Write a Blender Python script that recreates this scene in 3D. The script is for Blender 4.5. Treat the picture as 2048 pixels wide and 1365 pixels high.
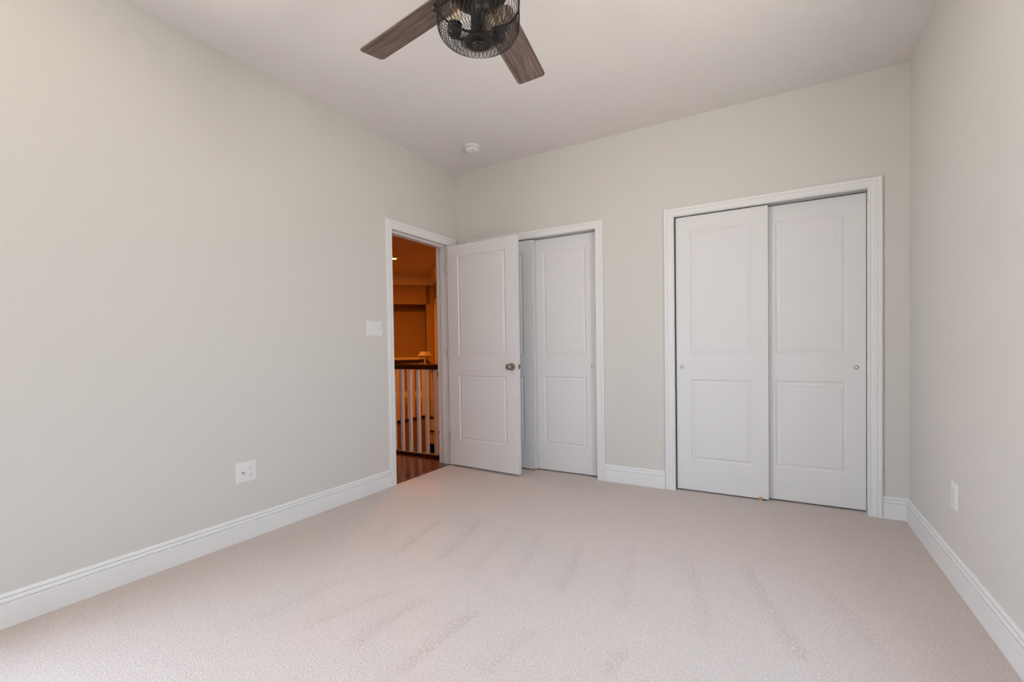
import bpy, bmesh, math, random
from mathutils import Vector, Matrix

for o in list(bpy.data.objects):
    bpy.data.objects.remove(o, do_unlink=True)
scn = bpy.context.scene
COL = scn.collection
random.seed(7)
PI = math.pi

# ------------------------------------------------------------------ camera
RT = Vector((0.8675036, 0.4972197, -0.0144918))
UP = Vector((0.0033482, 0.0232959, 0.9997230))
FW = Vector((-0.4974196, 0.8673118, -0.0185445))
CAM = Vector((2.6825, -3.6223, 1.0803))
cd = bpy.data.cameras.new('camera')
cam = bpy.data.objects.new('camera', cd)
COL.objects.link(cam)
m3 = Matrix((RT, UP, -FW)).transposed()
cam.matrix_world = Matrix.Translation(CAM) @ m3.to_4x4()
cd.sensor_fit = 'HORIZONTAL'
cd.sensor_width = 36.0
cd.lens = 36.0 * 925.86 / 2048.0
cd.shift_x = 0.0
cd.shift_y = 33.7 / 2048.0
cd.clip_start = 0.02
cd.clip_end = 100
scn.camera = cam

# ------------------------------------------------------------------ exposure
vs = scn.view_settings
vs.view_transform = 'Standard'
vs.look = 'None'
vs.exposure = 0.0
vs.gamma = 1.0
vs.use_curve_mapping = False

# ------------------------------------------------------------------ sky outside the windows
W, H = 3.3752, 2.766           # room width (x 0..W), ceiling height
YR = -4.80                     # rear wall (behind the camera); the closet wall is y = 0
WT = 0.13                      # wall thickness
world = bpy.data.worlds.new('world')
scn.world = world
world.use_nodes = True
nt = world.node_tree
nt.nodes.clear()
wo = nt.nodes.new('ShaderNodeOutputWorld')
bg = nt.nodes.new('ShaderNodeBackground')
tc = nt.nodes.new('ShaderNodeTexCoord')
sx = nt.nodes.new('ShaderNodeSeparateXYZ')
cr = nt.nodes.new('ShaderNodeValToRGB')
mr = nt.nodes.new('ShaderNodeMapRange')
mr.inputs['From Min'].default_value = -1
mr.inputs['From Max'].default_value = 1
nt.links.new(tc.outputs['Generated'], sx.inputs[0])
nt.links.new(sx.outputs['Z'], mr.inputs['Value'])
nt.links.new(mr.outputs[0], cr.inputs[0])
nt.links.new(cr.outputs[0], bg.inputs[0])
nt.links.new(bg.outputs[0], wo.inputs[0])
el = cr.color_ramp.elements
el[0].position = 0.0
el[0].color = (1.0, 0.93, 0.82, 1)     # sunlit ground below the horizon
el[1].position = 1.0
el[1].color = (0.57, 0.77, 1.06, 1)     # sky above
e = el.new(0.49); e.color = (1.0, 0.93, 0.82, 1)
e = el.new(0.53); e.color = (0.79, 0.91, 1.05, 1)
bg.inputs['Strength'].default_value = 12.6

# unseen windows, added and placed to even out the daylight: (wall, from, to)
ADDED_WINS = [('left', -4.76, -4.07), ('left', -4.01, -3.32), ('right', -2.40, -1.82)]
WZ = {'left': (0.38, 2.60), 'right': (0.72, 2.40), 'rear': (0.72, 2.45)}


def area(name, loc, rot, sx_, sy_, power, color, portal=False):
    l = bpy.data.lights.new(name, 'AREA')
    l.shape = 'RECTANGLE'
    l.size = sx_
    l.size_y = sy_
    l.energy = power
    l.color = color
    o = bpy.data.objects.new(name, l)
    COL.objects.link(o)
    o.location = loc
    o.rotation_euler = rot
    if portal:
        l.cycles.is_portal = True
    return o


for ax, a, b in ADDED_WINS:
    WZ0, WZ1 = WZ[ax]
    if ax == 'rear':
        area('window_portal', ((a + b) / 2, YR - WT - 0.02, (WZ0 + WZ1) / 2), (PI / 2, 0, 0), b - a, WZ1 - WZ0, 1.0, (1, 1, 1), True)
    else:
        sd_x = -WT - 0.02 if ax == 'left' else W + WT + 0.02
        area('window_portal', (sd_x, (a + b) / 2, (WZ0 + WZ1) / 2), (PI / 2, 0, -PI / 2 if ax == 'left' else PI / 2), b - a, WZ1 - WZ0, 1.0, (1, 1, 1), True)

# ------------------------------------------------------------------ helpers
MATS = {}


def mat(name, color, rough=0.5, metal=0.0, spec=0.5, bump=None, noise=None, emit=None, trans=0.0, coat=0.0, ior=1.45):
    """procedural principled material. bump=(scale,strength,distance); noise=(scale, colour2, contrast)"""
    if name in MATS:
        return MATS[name]
    m = bpy.data.materials.new(name)
    m.use_nodes = True
    n = m.node_tree
    b = n.nodes['Principled BSDF']
    b.inputs['Base Color'].default_value = (*color, 1)
    b.inputs['Roughness'].default_value = rough
    b.inputs['Metallic'].default_value = metal
    b.inputs['Specular IOR Level'].default_value = spec
    b.inputs['IOR'].default_value = ior
    b.inputs['Transmission Weight'].default_value = trans
    b.inputs['Coat Weight'].default_value = coat
    if emit:
        b.inputs['Emission Color'].default_value = (*emit[0], 1)
        b.inputs['Emission Strength'].default_value = emit[1]
    t = n.nodes.new('ShaderNodeTexCoord')
    if noise:
        no = n.nodes.new('ShaderNodeTexNoise')
        no.inputs['Scale'].default_value = noise[0]
        no.inputs['Detail'].default_value = 3
        rp = n.nodes.new('ShaderNodeValToRGB')
        rp.color_ramp.elements[0].position = 0.5 - noise[2]
        rp.color_ramp.elements[1].position = 0.5 + noise[2]
        rp.color_ramp.elements[0].color = (*color, 1)
        rp.color_ramp.elements[1].color = (*noise[1], 1)
        n.links.new(t.outputs['Object'], no.inputs['Vector'])
        n.links.new(no.outputs['Fac'], rp.inputs[0])
        n.links.new(rp.outputs[0], b.inputs['Base Color'])
    if bump:
        no = n.nodes.new('ShaderNodeTexNoise')
        no.inputs['Scale'].default_value = bump[0]
        no.inputs['Detail'].default_value = 2
        bm_ = n.nodes.new('ShaderNodeBump')
        bm_.inputs['Strength'].default_value = bump[1]
        bm_.inputs['Distance'].default_value = bump[2]
        n.links.new(t.outputs['Object'], no.inputs['Vector'])
        n.links.new(no.outputs['Fac'], bm_.inputs['Height'])
        n.links.new(bm_.outputs[0], b.inputs['Normal'])
    MATS[name] = m
    return m


M_WALL = mat('wall_paint', (0.715, 0.695, 0.658), 0.7, spec=0.25, bump=(260, 0.05, 0.001), noise=(1.3, (0.722, 0.702, 0.665), 0.25))
M_CEIL = mat('ceiling_paint', (0.82, 0.79, 0.77), 0.9, spec=0.1, bump=(300, 0.05, 0.001), noise=(1.1, (0.825, 0.795, 0.775), 0.25))
M_TRIM = mat('trim_paint', (0.86, 0.86, 0.86), 0.38, spec=0.45, noise=(2.0, (0.865, 0.865, 0.865), 0.3))
M_DOOR = mat('door_paint', (0.81, 0.805, 0.81), 0.5, spec=0.45, bump=(90, 0.03, 0.001), noise=(2.0, (0.815, 0.81, 0.815), 0.3))
M_PLATE = mat('switch_plastic', (0.84, 0.84, 0.83), 0.3, spec=0.5, noise=(30, (0.85, 0.85, 0.84), 0.3))
M_SLOT = mat('dark_slot', (0.03, 0.03, 0.03), 0.6, noise=(60, (0.04, 0.04, 0.04), 0.3))
M_NICKEL = mat('satin_nickel', (0.36, 0.305, 0.25), 0.26, metal=1.0, noise=(200, (0.30, 0.25, 0.20), 0.3))
M_STEEL = mat('satin_steel', (0.62, 0.61, 0.59), 0.45, metal=1.0, noise=(90, (0.47, 0.47, 0.48), 0.3))
M_BLACK = mat('oiled_bronze_black', (0.010, 0.010, 0.0095), 0.42, metal=0.1, spec=0.5, noise=(60, (0.014, 0.013, 0.012), 0.3))
M_CAGE = mat('cage_wire', (0.014, 0.013, 0.012), 0.45, metal=0.2, spec=0.4, noise=(60, (0.020, 0.018, 0.016), 0.3))
M_GLASS = mat('bulb_glass', (1.0, 0.94, 0.82), 0.0, trans=1.0, ior=1.5, noise=(10, (1.0, 0.935, 0.81), 0.3))
M_BRASS = mat('aged_brass', (0.55, 0.36, 0.13), 0.3, metal=1.0, noise=(80, (0.48, 0.3, 0.10), 0.3))
M_FIL = mat('filament', (0.75, 0.42, 0.15), 0.4, noise=(80, (0.7, 0.38, 0.12), 0.3))
M_GUIDE = mat('tan_plastic_guide', (0.62, 0.33, 0.14), 0.4, noise=(60, (0.68, 0.37, 0.16), 0.3))
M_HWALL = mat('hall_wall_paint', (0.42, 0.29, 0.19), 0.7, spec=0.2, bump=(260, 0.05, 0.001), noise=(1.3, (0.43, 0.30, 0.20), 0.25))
M_HTRIM = mat('hall_trim_paint', (0.86, 0.84, 0.80), 0.4, noise=(2.0, (0.865, 0.845, 0.805), 0.3))
M_LENS = mat('lit_lamp_lens', (1, 0.8, 0.5), 0.5, emit=((1.0, 0.50, 0.12), 25.0), noise=(9, (1, 0.78, 0.48), 0.3))


def wood(name, c1, c2, c3, rough, scale, stretch=(1, 1, 1), planks=None, coat=0.0):
    m = bpy.data.materials.new(name)
    m.use_nodes = True
    n = m.node_tree
    b = n.nodes['Principled BSDF']
    b.inputs['Roughness'].default_value = rough
    b.inputs['Coat Weight'].default_value = coat
    t = n.nodes.new('ShaderNodeTexCoord')
    mp = n.nodes.new('ShaderNodeMapping')
    mp.inputs['Scale'].default_value = stretch
    n.links.new(t.outputs['Object'], mp.inputs[0])
    no = n.nodes.new('ShaderNodeTexNoise')
    no.inputs['Scale'].default_value = scale
    no.inputs['Detail'].default_value = 6
    no.inputs['Roughness'].default_value = 0.6
    no.inputs['Distortion'].default_value = 0.6
    n.links.new(mp.outputs[0], no.inputs[0])
    rp = n.nodes.new('ShaderNodeValToRGB')
    rp.color_ramp.elements[0].position = 0.30
    rp.color_ramp.elements[0].color = (*c1, 1)
    rp.color_ramp.elements[1].position = 0.70
    rp.color_ramp.elements[1].color = (*c3, 1)
    e_ = rp.color_ramp.elements.new(0.5)
    e_.color = (*c2, 1)
    n.links.new(no.outputs['Fac'], rp.inputs[0])
    out = rp.outputs[0]
    if planks:
        br = n.nodes.new('ShaderNodeTexBrick')
        br.inputs['Scale'].default_value = 1.0
        br.inputs['Brick Width'].default_value = planks[0]
        br.inputs['Row Height'].default_value = planks[1]
        br.inputs['Mortar Size'].default_value = 0.0015
        br.inputs['Color1'].default_value = (1, 1, 1, 1)
        br.inputs['Color2'].default_value = (0.55, 0.55, 0.55, 1)
        br.inputs['Mortar'].default_value = (0.2, 0.2, 0.2, 1)
        n.links.new(t.outputs['Object'], br.inputs[0])
        mx = n.nodes.new('ShaderNodeMix')
        mx.data_type = 'RGBA'
        mx.blend_type = 'MULTIPLY'
        mx.inputs[0].default_value = 0.8
        n.links.new(out, mx.inputs[6])
        n.links.new(br.outputs[0], mx.inputs[7])
        out = mx.outputs[2]
    n.links.new(out, b.inputs['Base Color'])
    return m


M_BLADE = wood('weathered_oak_blade', (0.055, 0.035, 0.028), (0.150, 0.105, 0.085), (0.270, 0.205, 0.170), 0.5, 5.0, (0.9, 14, 9))
M_DARKWOOD = wood('dark_mahogany', (0.020, 0.006, 0.004), (0.035, 0.010, 0.006), (0.055, 0.016, 0.008), 0.25, 6.0, (1, 6, 6), coat=0.4)
M_HFLOOR = wood('hall_hardwood', (0.055, 0.011, 0.005), (0.10, 0.020, 0.009), (0.15, 0.034, 0.014), 0.22, 5.0, (1, 10, 1), planks=(0.9, 0.083), coat=0.3)


def link(name, me, parent=None, loc=None):
    o = bpy.data.objects.new(name, me)
    COL.objects.link(o)
    if parent is not None:
        o.parent = parent
    if loc is not None:
        o.location = loc
    return o


def build(name, bm, m, parent=None, loc=None, smooth=False, angle=35):
    bmesh.ops.remove_doubles(bm, verts=bm.verts, dist=1e-5)
    bmesh.ops.recalc_face_normals(bm, faces=bm.faces)
    me = bpy.data.meshes.new(name)
    bm.to_mesh(me)
    bm.free()
    me.materials.append(m)
    if smooth:
        for pl in me.polygons:
            pl.use_smooth = True
        me.set_sharp_from_angle(angle=math.radians(angle))
    return link(name, me, parent, loc)


def tag(o, label, cat, group=None, kind=None):
    o['label'] = label
    o['category'] = cat
    if group:
        o['group'] = group
    if kind:
        o['kind'] = kind
    return o


def empty(name, loc=(0, 0, 0), rotz=0.0):
    o = bpy.data.objects.new(name, None)
    o.empty_display_size = 0.1
    COL.objects.link(o)
    o.location = loc
    o.rotation_euler = (0, 0, rotz)
    return o


def struct(o, label, cat):
    return tag(o, label, cat, kind='structure')


def box(bm, lo, hi, bev=0.0):
    r = bmesh.ops.create_cube(bm, size=1.0)
    c = [(lo[i] + hi[i]) / 2 for i in range(3)]
    s = [abs(hi[i] - lo[i]) for i in range(3)]
    for v in r['verts']:
        v.co = Vector((v.co.x * s[0] + c[0], v.co.y * s[1] + c[1], v.co.z * s[2] + c[2]))
    if bev:
        es = list({e_ for v in r['verts'] for e_ in v.link_edges})
        bmesh.ops.bevel(bm, geom=es, offset=bev, segments=2, affect='EDGES', profile=0.5)
    return r['verts']


def lathe(bm, prof, n=32, M=None, closed_ends=True):
    """prof = [(r, z)] revolved about z"""
    M = M or Matrix.Identity(4)
    rings = []
    for r, z in prof:
        if r < 1e-6:
            rings.append([bm.verts.new(M @ Vector((0, 0, z)))])
        else:
            rings.append([bm.verts.new(M @ Vector((r * math.cos(2 * PI * k / n), r * math.sin(2 * PI * k / n), z))) for k in range(n)])
    for a, b in zip(rings, rings[1:]):
        for k in range(n):
            k2 = (k + 1) % n
            if len(a) == 1 and len(b) == 1:
                continue
            if len(a) == 1:
                bm.faces.new((a[0], b[k], b[k2]))
            elif len(b) == 1:
                bm.faces.new((a[k], b[0], a[k2]))
            else:
                bm.faces.new((a[k], b[k], b[k2], a[k2]))
    if closed_ends:
        for rg in (rings[0], rings[-1]):
            if len(rg) > 1:
                bm.faces.new(rg)


def tube(bm, pts, r, n=8, caps=True):
    pts = [Vector(p_) for p_ in pts]
    rings = []
    up = Vector((0, 0, 1))
    for i, p_ in enumerate(pts):
        d = (pts[min(i + 1, len(pts) - 1)] - pts[max(i - 1, 0)]).normalized()
        a = d.cross(up)
        if a.length < 1e-3:
            a = d.cross(Vector((1, 0, 0)))
        a.normalize()
        b = a.cross(d).normalized()
        rr = r[i] if isinstance(r, (list, tuple)) else r
        rings.append([bm.verts.new(p_ + (a * math.cos(2 * PI * k / n) + b * math.sin(2 * PI * k / n)) * rr) for k in range(n)])
    for A, B in zip(rings, rings[1:]):
        for k in range(n):
            bm.faces.new((A[k], B[k], B[(k + 1) % n], A[(k + 1) % n]))
    if caps:
        bm.faces.new(rings[0])
        bm.faces.new(list(reversed(rings[-1])))


def extrude_profile(bm, prof, A, B, out, miterA=0.0, miterB=0.0):
    """prof = [(d, z)], swept from A to B (floor points), protruding along 'out'.
    miter = change of length per unit of protrusion at each end"""
    A = Vector(A); B = Vector(B); out = Vector(out)
    t = (B - A).normalized()
    ra = [bm.verts.new(A + out * d + Vector((0, 0, z)) + t * (miterA * d)) for d, z in prof]
    rb = [bm.verts.new(B + out * d + Vector((0, 0, z)) - t * (miterB * d)) for d, z in prof]
    n = len(prof)
    for i in range(n):
        j = (i + 1) % n
        bm.faces.new((ra[i], rb[i], rb[j], ra[j]))
    bm.faces.new(ra)
    bm.faces.new(list(reversed(rb)))


def box_obj(name, lo, hi, m, parent=None, bev=0.0):
    bm = bmesh.new()
    box(bm, lo, hi, bev)
    return build(name, bm, m, parent)


# ------------------------------------------------------------------ room shell
Z2 = 2.050                      # opening height of the doors
HY0, HY1 = -0.866, -0.129       # hall doorway (clear opening along y) in the left wall
C1A, C1B = 0.200, 1.402         # narrow closet opening
C2A, C2B = 2.0136, 3.1748       # wide closet opening
J = 0.018                       # jamb board thickness


def wall_y(name, y0, y1, x0, x1, holes, m, z1=H, z0=0.0):
    """wall running along x between y0 and y1 with holes (xa, xb, za, zb)"""
    bm = bmesh.new()
    x = x0
    for xa, xb, za, zb in sorted(holes):
        box(bm, (x, y0, z0), (xa, y1, z1))
        if za > z0:
            box(bm, (xa, y0, z0), (xb, y1, za))
        box(bm, (xa, y0, zb), (xb, y1, z1))
        x = xb
    box(bm, (x, y0, z0), (x1, y1, z1))
    return build(name, bm, m)


def wall_x(name, x0, x1, y0, y1, holes, m, z1=H, z0=0.0):
    bm = bmesh.new()
    y = y0
    for ya, yb, za, zb in sorted(holes):
        box(bm, (x0, y, z0), (x1, ya, z1))
        if za > z0:
            box(bm, (x0, ya, z0), (x1, yb, za))
        box(bm, (x0, ya, zb), (x1, yb, z1))
        y = yb
    box(bm, (x0, y, z0), (x1, y1, z1))
    return build(name, bm, m)


struct(wall_y('wall_back', 0, WT, 0, W, [(C1A - J, C1B + J, 0, Z2 + J), (C2A - J, C2B + J, 0, Z2 + J)], M_WALL),
       'greige painted wall holding the two sliding-door closets', 'wall')
struct(wall_x('wall_left', -WT, 0, YR - WT, 0.75, [(HY0 - J, HY1 + J, 0, Z2 + 0.012 + J)] + [(a, b, *WZ[ax]) for ax, a, b in ADDED_WINS if ax == 'left'], M_WALL),
       'greige painted wall with the light switch and the doorway to the hall', 'wall')
struct(wall_x('wall_right', W, W + WT, YR - WT, 0.75, [(a, b, *WZ[ax]) for ax, a, b in ADDED_WINS if ax == 'right'], M_WALL),
       'plain greige painted wall with a single outlet on the right', 'wall')
struct(wall_y('wall_rear', YR - WT, YR, 0, W, [(a, b, *WZ[ax]) for ax, a, b in ADDED_WINS if ax == 'rear'], M_WALL),
       'plain greige wall behind the viewer', 'wall')
struct(wall_y('wall_closet', 0.70, 0.75, 0, W, [], M_WALL), 'inside back wall of the closets', 'wall')
struct(box_obj('wall_closet_divider', (1.68, WT, 0), (1.74, 0.70, H), M_WALL), 'partition between the two closets', 'wall')
struct(box_obj('ceiling', (0, YR - WT, H), (W, 0.75, H + 0.1), M_CEIL), 'flat off-white painted bedroom ceiling', 'ceiling')

# --- carpet -------------------------------------------------------
STREAKS = [(0.9, [(0.84, -1.31), (0.88, -1.56), (0.94, -1.82)]), (0.9, [(1.06, -1.19), (1.14, -1.48), (1.19, -1.76)]),
           (0.5, [(1.31, -1.25), (1.38, -1.53), (1.42, -1.83)]), (0.5, [(1.49, -1.21), (1.57, -1.5), (1.62, -1.76)]),
           (0.5, [(0.91, -2.14), (0.89, -2.35), (0.86, -2.55)]), (0.6, [(1.2, -2.1), (1.13, -2.33), (1.09, -2.49)]),
           (0.9, [(1.37, -2.09), (1.34, -2.3), (1.35, -2.47)]), (1, [(1.62, -2.06), (1.6, -2.32), (1.6, -2.49)]),
           (0.6, [(1.89, -2.07), (1.86, -2.22), (1.85, -2.36)]), (0.5, [(0.63, -1.45), (0.67, -1.76)]),
           (0.9, [(1.76, -1.25), (1.83, -1.54), (1.86, -1.77)]), (0.6, [(2.01, -1.14), (2.09, -1.46), (2.15, -1.76)]),
           (0.6, [(2.3, -1.14), (2.4, -1.46), (2.46, -1.66), (2.46, -1.8)]),
           (0.8, [(2.56, -1.1), (2.68, -1.48), (2.76, -1.7), (2.78, -1.77)]), (0.5, [(2.85, -1.14), (2.95, -1.35), (3.0, -1.58)]),
           (0.9, [(2.23, -2.01), (2.2, -2.17)]), (0.4, [(1.29, -1.17), (1.37, -1.48)])]


def pile(x, y):
    """0..1: how strongly the nap is brushed the other way (vacuum strokes)"""
    v = 0.0
    for w, pts in STREAKS:
        for k, ((ax, ay), (bx, by)) in enumerate(zip(pts, pts[1:])):
            dx, dy = bx - ax, by - ay
            L2 = dx * dx + dy * dy
            t = ((x - ax) * dx + (y - ay) * dy) / L2
            if t < -0.15 or t > 1.15:
                continue
            L = math.sqrt(L2)
            s = ((x - ax) * dy - (y - ay) * dx) / L      # signed side distance
            if -0.012 < s < 0.15:
                f = (s + 0.012) / 0.024 if s < 0.012 else max(0.0, 1 - (s - 0.012) / 0.10) ** 2
                ends = 1.0
                if k == 0 and t < 0.12:
                    ends = max(0.0, (t + 0.12) / 0.24)
                if k == len(pts) - 2 and t > 0.85:
                    ends = min(ends, max(0.0, (1.12 - t) / 0.27))
                if (k > 0 and t < 0) or (k < len(pts) - 2 and t > 1):
                    ends = 0
                v = max(v, w * f * ends)
    return v


def make_carpet():
    x0, x1, y0, y1 = 0.0, W, YR, 0.70
    st = 0.015
    nx = int((x1 - x0) / st)
    ny = int((y1 - y0) / st)
    verts, faces, att = [], [], []
    for j in range(ny + 1):
        y = y0 + (y1 - y0) * j / ny
        for i in range(nx + 1):
            x = x0 + (x1 - x0) * i / nx
            inner = 0.0 if (-3.0 > y or y > -1.0) else pile(x, y)
            z = random.uniform(-0.0008, 0.0008) - 0.0018 * inner
            verts.append((x, y, z))
            att.append(inner)
    for j in range(ny):
        for i in range(nx):
            a = j * (nx + 1) + i
            faces.append((a, a + 1, a + nx + 2, a + nx + 1))
    me = bpy.data.meshes.new('floor')
    me.from_pydata(verts, [], faces)
    at = me.attributes.new('brushed', 'FLOAT', 'POINT')
    at.data.foreach_set('value', att)
    for pl in me.polygons:
        pl.use_smooth = True
    m = bpy.data.materials.new('cut_pile_carpet')
    m.use_nodes = True
    n = m.node_tree
    b = n.nodes['Principled BSDF']
    b.inputs['Roughness'].default_value = 1.0
    b.inputs['Specular IOR Level'].default_value = 0.05
    b.inputs['Sheen Weight'].default_value = 0.15
    t = n.nodes.new('ShaderNodeTexCoord')
    a = n.nodes.new('ShaderNodeAttribute')
    a.attribute_name = 'brushed'

    def noise(scale, det, rough=0.5):
        q = n.nodes.new('ShaderNodeTexNoise')
        q.inputs['Scale'].default_value = scale
        q.inputs['Detail'].default_value = det
        q.inputs['Roughness'].default_value = rough
        n.links.new(t.outputs['Object'], q.inputs['Vector'])
        return q

    def mixc(fac, A, B):
        q = n.nodes.new('ShaderNodeMix')
        q.data_type = 'RGBA'
        if isinstance(fac, float):
            q.inputs[0].default_value = fac
        else:
            n.links.new(fac, q.inputs[0])
        for k, c in ((6, A), (7, B)):
            if isinstance(c, tuple):
                q.inputs[k].default_value = (*c, 1)
            else:
                n.links.new(c, q.inputs[k])
        return q.outputs[2]

    def ramp(src, lo, hi):
        q = n.nodes.new('ShaderNodeMapRange')
        q.inputs['From Min'].default_value = lo
        q.inputs['From Max'].default_value = hi
        n.links.new(src, q.inputs['Value'])
        return q.outputs[0]

    fine = noise(250, 2, 0.7)
    mid = noise(95, 2, 0.6)
    big = noise(2.2, 3, 0.5)
    c = mixc(ramp(fine.outputs['Fac'], 0.37, 0.63), (0.58, 0.487, 0.440), (0.94, 0.84, 0.79))
    c = mixc(ramp(mid.outputs['Fac'], 0.25, 1.6), c, (0.52, 0.45, 0.42))
    c = mixc(ramp(big.outputs['Fac'], 0.3, 2.6), c, (0.68, 0.59, 0.51))
    # nap shading painted in: vacuum strokes darken the yarn colour
    md = n.nodes.new('ShaderNodeMath')
    md.operation = 'MULTIPLY'
    n.links.new(a.outputs['Fac'], md.inputs[0])
    n.links.new(ramp(mid.outputs['Fac'], 0.25, 0.6), md.inputs[1])
    m2 = n.nodes.new('ShaderNodeMath')
    m2.operation = 'MULTIPLY'
    m2.inputs[1].default_value = 0.27
    n.links.new(md.outputs[0], m2.inputs[0])
    c = mixc(m2.outputs[0], c, (0.33, 0.26, 0.215))
    n.links.new(c, b.inputs['Base Color'])
    bu = n.nodes.new('ShaderNodeBump')
    bu.inputs['Strength'].default_value = 0.8
    bu.inputs['Distance'].default_value = 0.004
    ad = n.nodes.new('ShaderNodeMath')
    ad.operation = 'ADD'
    n.links.new(fine.outputs['Fac'], ad.inputs[0])
    n.links.new(mid.outputs['Fac'], ad.inputs[1])
    n.links.new(ad.outputs[0], bu.inputs['Height'])
    n.links.new(bu.outputs[0], b.inputs['Normal'])
    me.materials.append(m)
    o = link('floor', me)
    struct(o, 'beige cut-pile bedroom carpet with vacuum strokes', 'floor')


make_carpet()

# --- trim ----------------------------------------------------------
CAS = [(0.0, 0.0), (0.0, 0.010), (0.003, 0.0135), (0.010, 0.0135), (0.013, 0.010), (0.017, 0.010), (0.021, 0.0125),
       (0.043, 0.0145), (0.046, 0.0120), (0.049, 0.0165), (0.064, 0.0185), (0.070, 0.016), (0.0725, 0.008), (0.0725, 0.0)]


def casing(name, label, a, b, top, plane, wall_pos, out, width=0.0725, wa=None, wb=None, head=None):
    """moulded door casing around an opening a..b; plane 'y' = wall runs along x. out = +-1 direction of protrusion"""
    bm = bmesh.new()
    wa = wa or width
    wb = wb or width
    head = head or width
    cols = []
    for u, d in CAS:
        k = u / 0.0725
        ua, ub, uh = k * wa, k * wb, k * head
        pts = [(a - ua, 0), (a - ua, top + uh), (b + ub, top + uh), (b + ub, 0)]
        row = []
        for s, z in pts:
            if plane == 'y':
                row.append(bm.verts.new((s, wall_pos + out * d, z)))
            else:
                row.append(bm.verts.new((wall_pos + out * d, s, z)))
        cols.append(row)
    for r0, r1 in zip(cols, cols[1:]):
        for k in range(3):
            bm.faces.new((r0[k], r0[k + 1], r1[k + 1], r1[k]))
    o = build(name, bm, M_TRIM, smooth=True, angle=25)
    return struct(o, label, 'door casing')


casing('trim_1', 'white moulded casing around the hall doorway', HY0, HY1, Z2 + 0.010, 'x', 0.0, 1, width=0.060, wb=0.120, head=0.076)
casing('trim_2', 'white moulded casing around the closet behind the open door', C1A, C1B, Z2, 'y', 0.0, -1, width=0.064, head=0.064)
casing('trim_3', 'white moulded casing around the wide closet on the right', C2A, C2B, Z2, 'y', 0.0, -1, head=0.063)
casing('trim_4', 'white casing on the hall side of the doorway', HY0, HY1 - 0.0, Z2 + 0.010, 'x', -WT, -1, width=0.060)


def jambs(name, label, a, b, top, plane, lo, hi):
    bm = bmesh.new()

    def bb(s0, s1, z0, z1):
        if plane == 'y':
            box(bm, (s0, lo, z0), (s1, hi, z1))
        else:
            box(bm, (lo, s0, z0), (hi, s1, z1))
    bb(a - J, a - 0.0015, 0, top + J)
    bb(b + 0.0015, b + J, 0, top + J)
    bb(a - J, b + J, top + 0.0015, top + J)
    o = build(name, bm, M_TRIM)
    return struct(o, label, 'door jamb')


hj = jambs('trim_5', 'white jamb boards lining the hall doorway', HY0, HY1, Z2 + 0.010, 'x', -WT, 0)
jambs('trim_6', 'white jamb boards lining the closet behind the open door', C1A, C1B, Z2, 'y', 0, WT)
jambs('trim_7', 'white jamb boards lining the wide closet', C2A, C2B, Z2, 'y', 0, WT)
bm = bmesh.new()      # door stop strips of the hall doorway
box(bm, (-0.085, HY0 - 0.001, 0), (-0.045, HY0 + 0.011, Z2 + 0.010))
box(bm, (-0.085, HY1 - 0.011, 0), (-0.045, HY1 + 0.001, Z2 + 0.010))
box(bm, (-0.085, HY0, Z2 - 0.001), (-0.045, HY1, Z2 + 0.0115))
build('door_stop', bm, M_TRIM, hj)
bm = bmesh.new()      # strike plate at the near jamb
box(bm, (-0.038, HY0 - 0.0015, 0.90), (0.004, HY0 + 0.0015, 0.965), 0.0006)
build('strike_plate', bm, M_STEEL, hj)

BH = 0.1357
BASE = [(0, 0), (0.018, 0), (0.018, BH - 0.0385), (0.0165, BH - 0.0370), (0.0095, BH - 0.0365), (0.0095, BH - 0.0345), (0.0145, BH - 0.0335),
        (0.0105, BH - 0.0180), (0.0050, BH - 0.0172), (0.0050, BH - 0.0152), (0.0095, BH - 0.0145), (0.0060, BH - 0.003), (0.004, BH), (0, BH)]


def baseboard(name, label, segs):
    bm = bmesh.new()
    for A, B, out, ma, mb in segs:
        extrude_profile(bm, BASE, (*A, 0), (*B, 0), (*out, 0), ma, mb)
    return struct(build(name, bm, M_TRIM, smooth=True, angle=20), label, 'baseboard')


baseboard('baseboard_left', 'white stepped baseboard along the wall with the hall doorway',
          [((0, YR), (0, HY0 - 0.060), (1, 0), 1, 0)])
baseboard('baseboard_back', 'white stepped baseboard pieces between and beside the closets',
          [((0, 0), (C1A - 0.064, 0), (0, -1), 0, 0), ((C1B + 0.064, 0), (C2A - 0.0725, 0), (0, -1), 0, 0),
           ((C2B + 0.0725, 0), (W, 0), (0, -1), 0, 1)])
baseboard('baseboard_right', 'white stepped baseboard along the plain right wall',
          [((W, YR), (W, 0), (-1, 0), 1, 1)])
baseboard('baseboard_rear', 'white baseboard along the wall behind the viewer',
          [((0, YR), (W, YR), (0, 1), 1, 1)])

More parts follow.
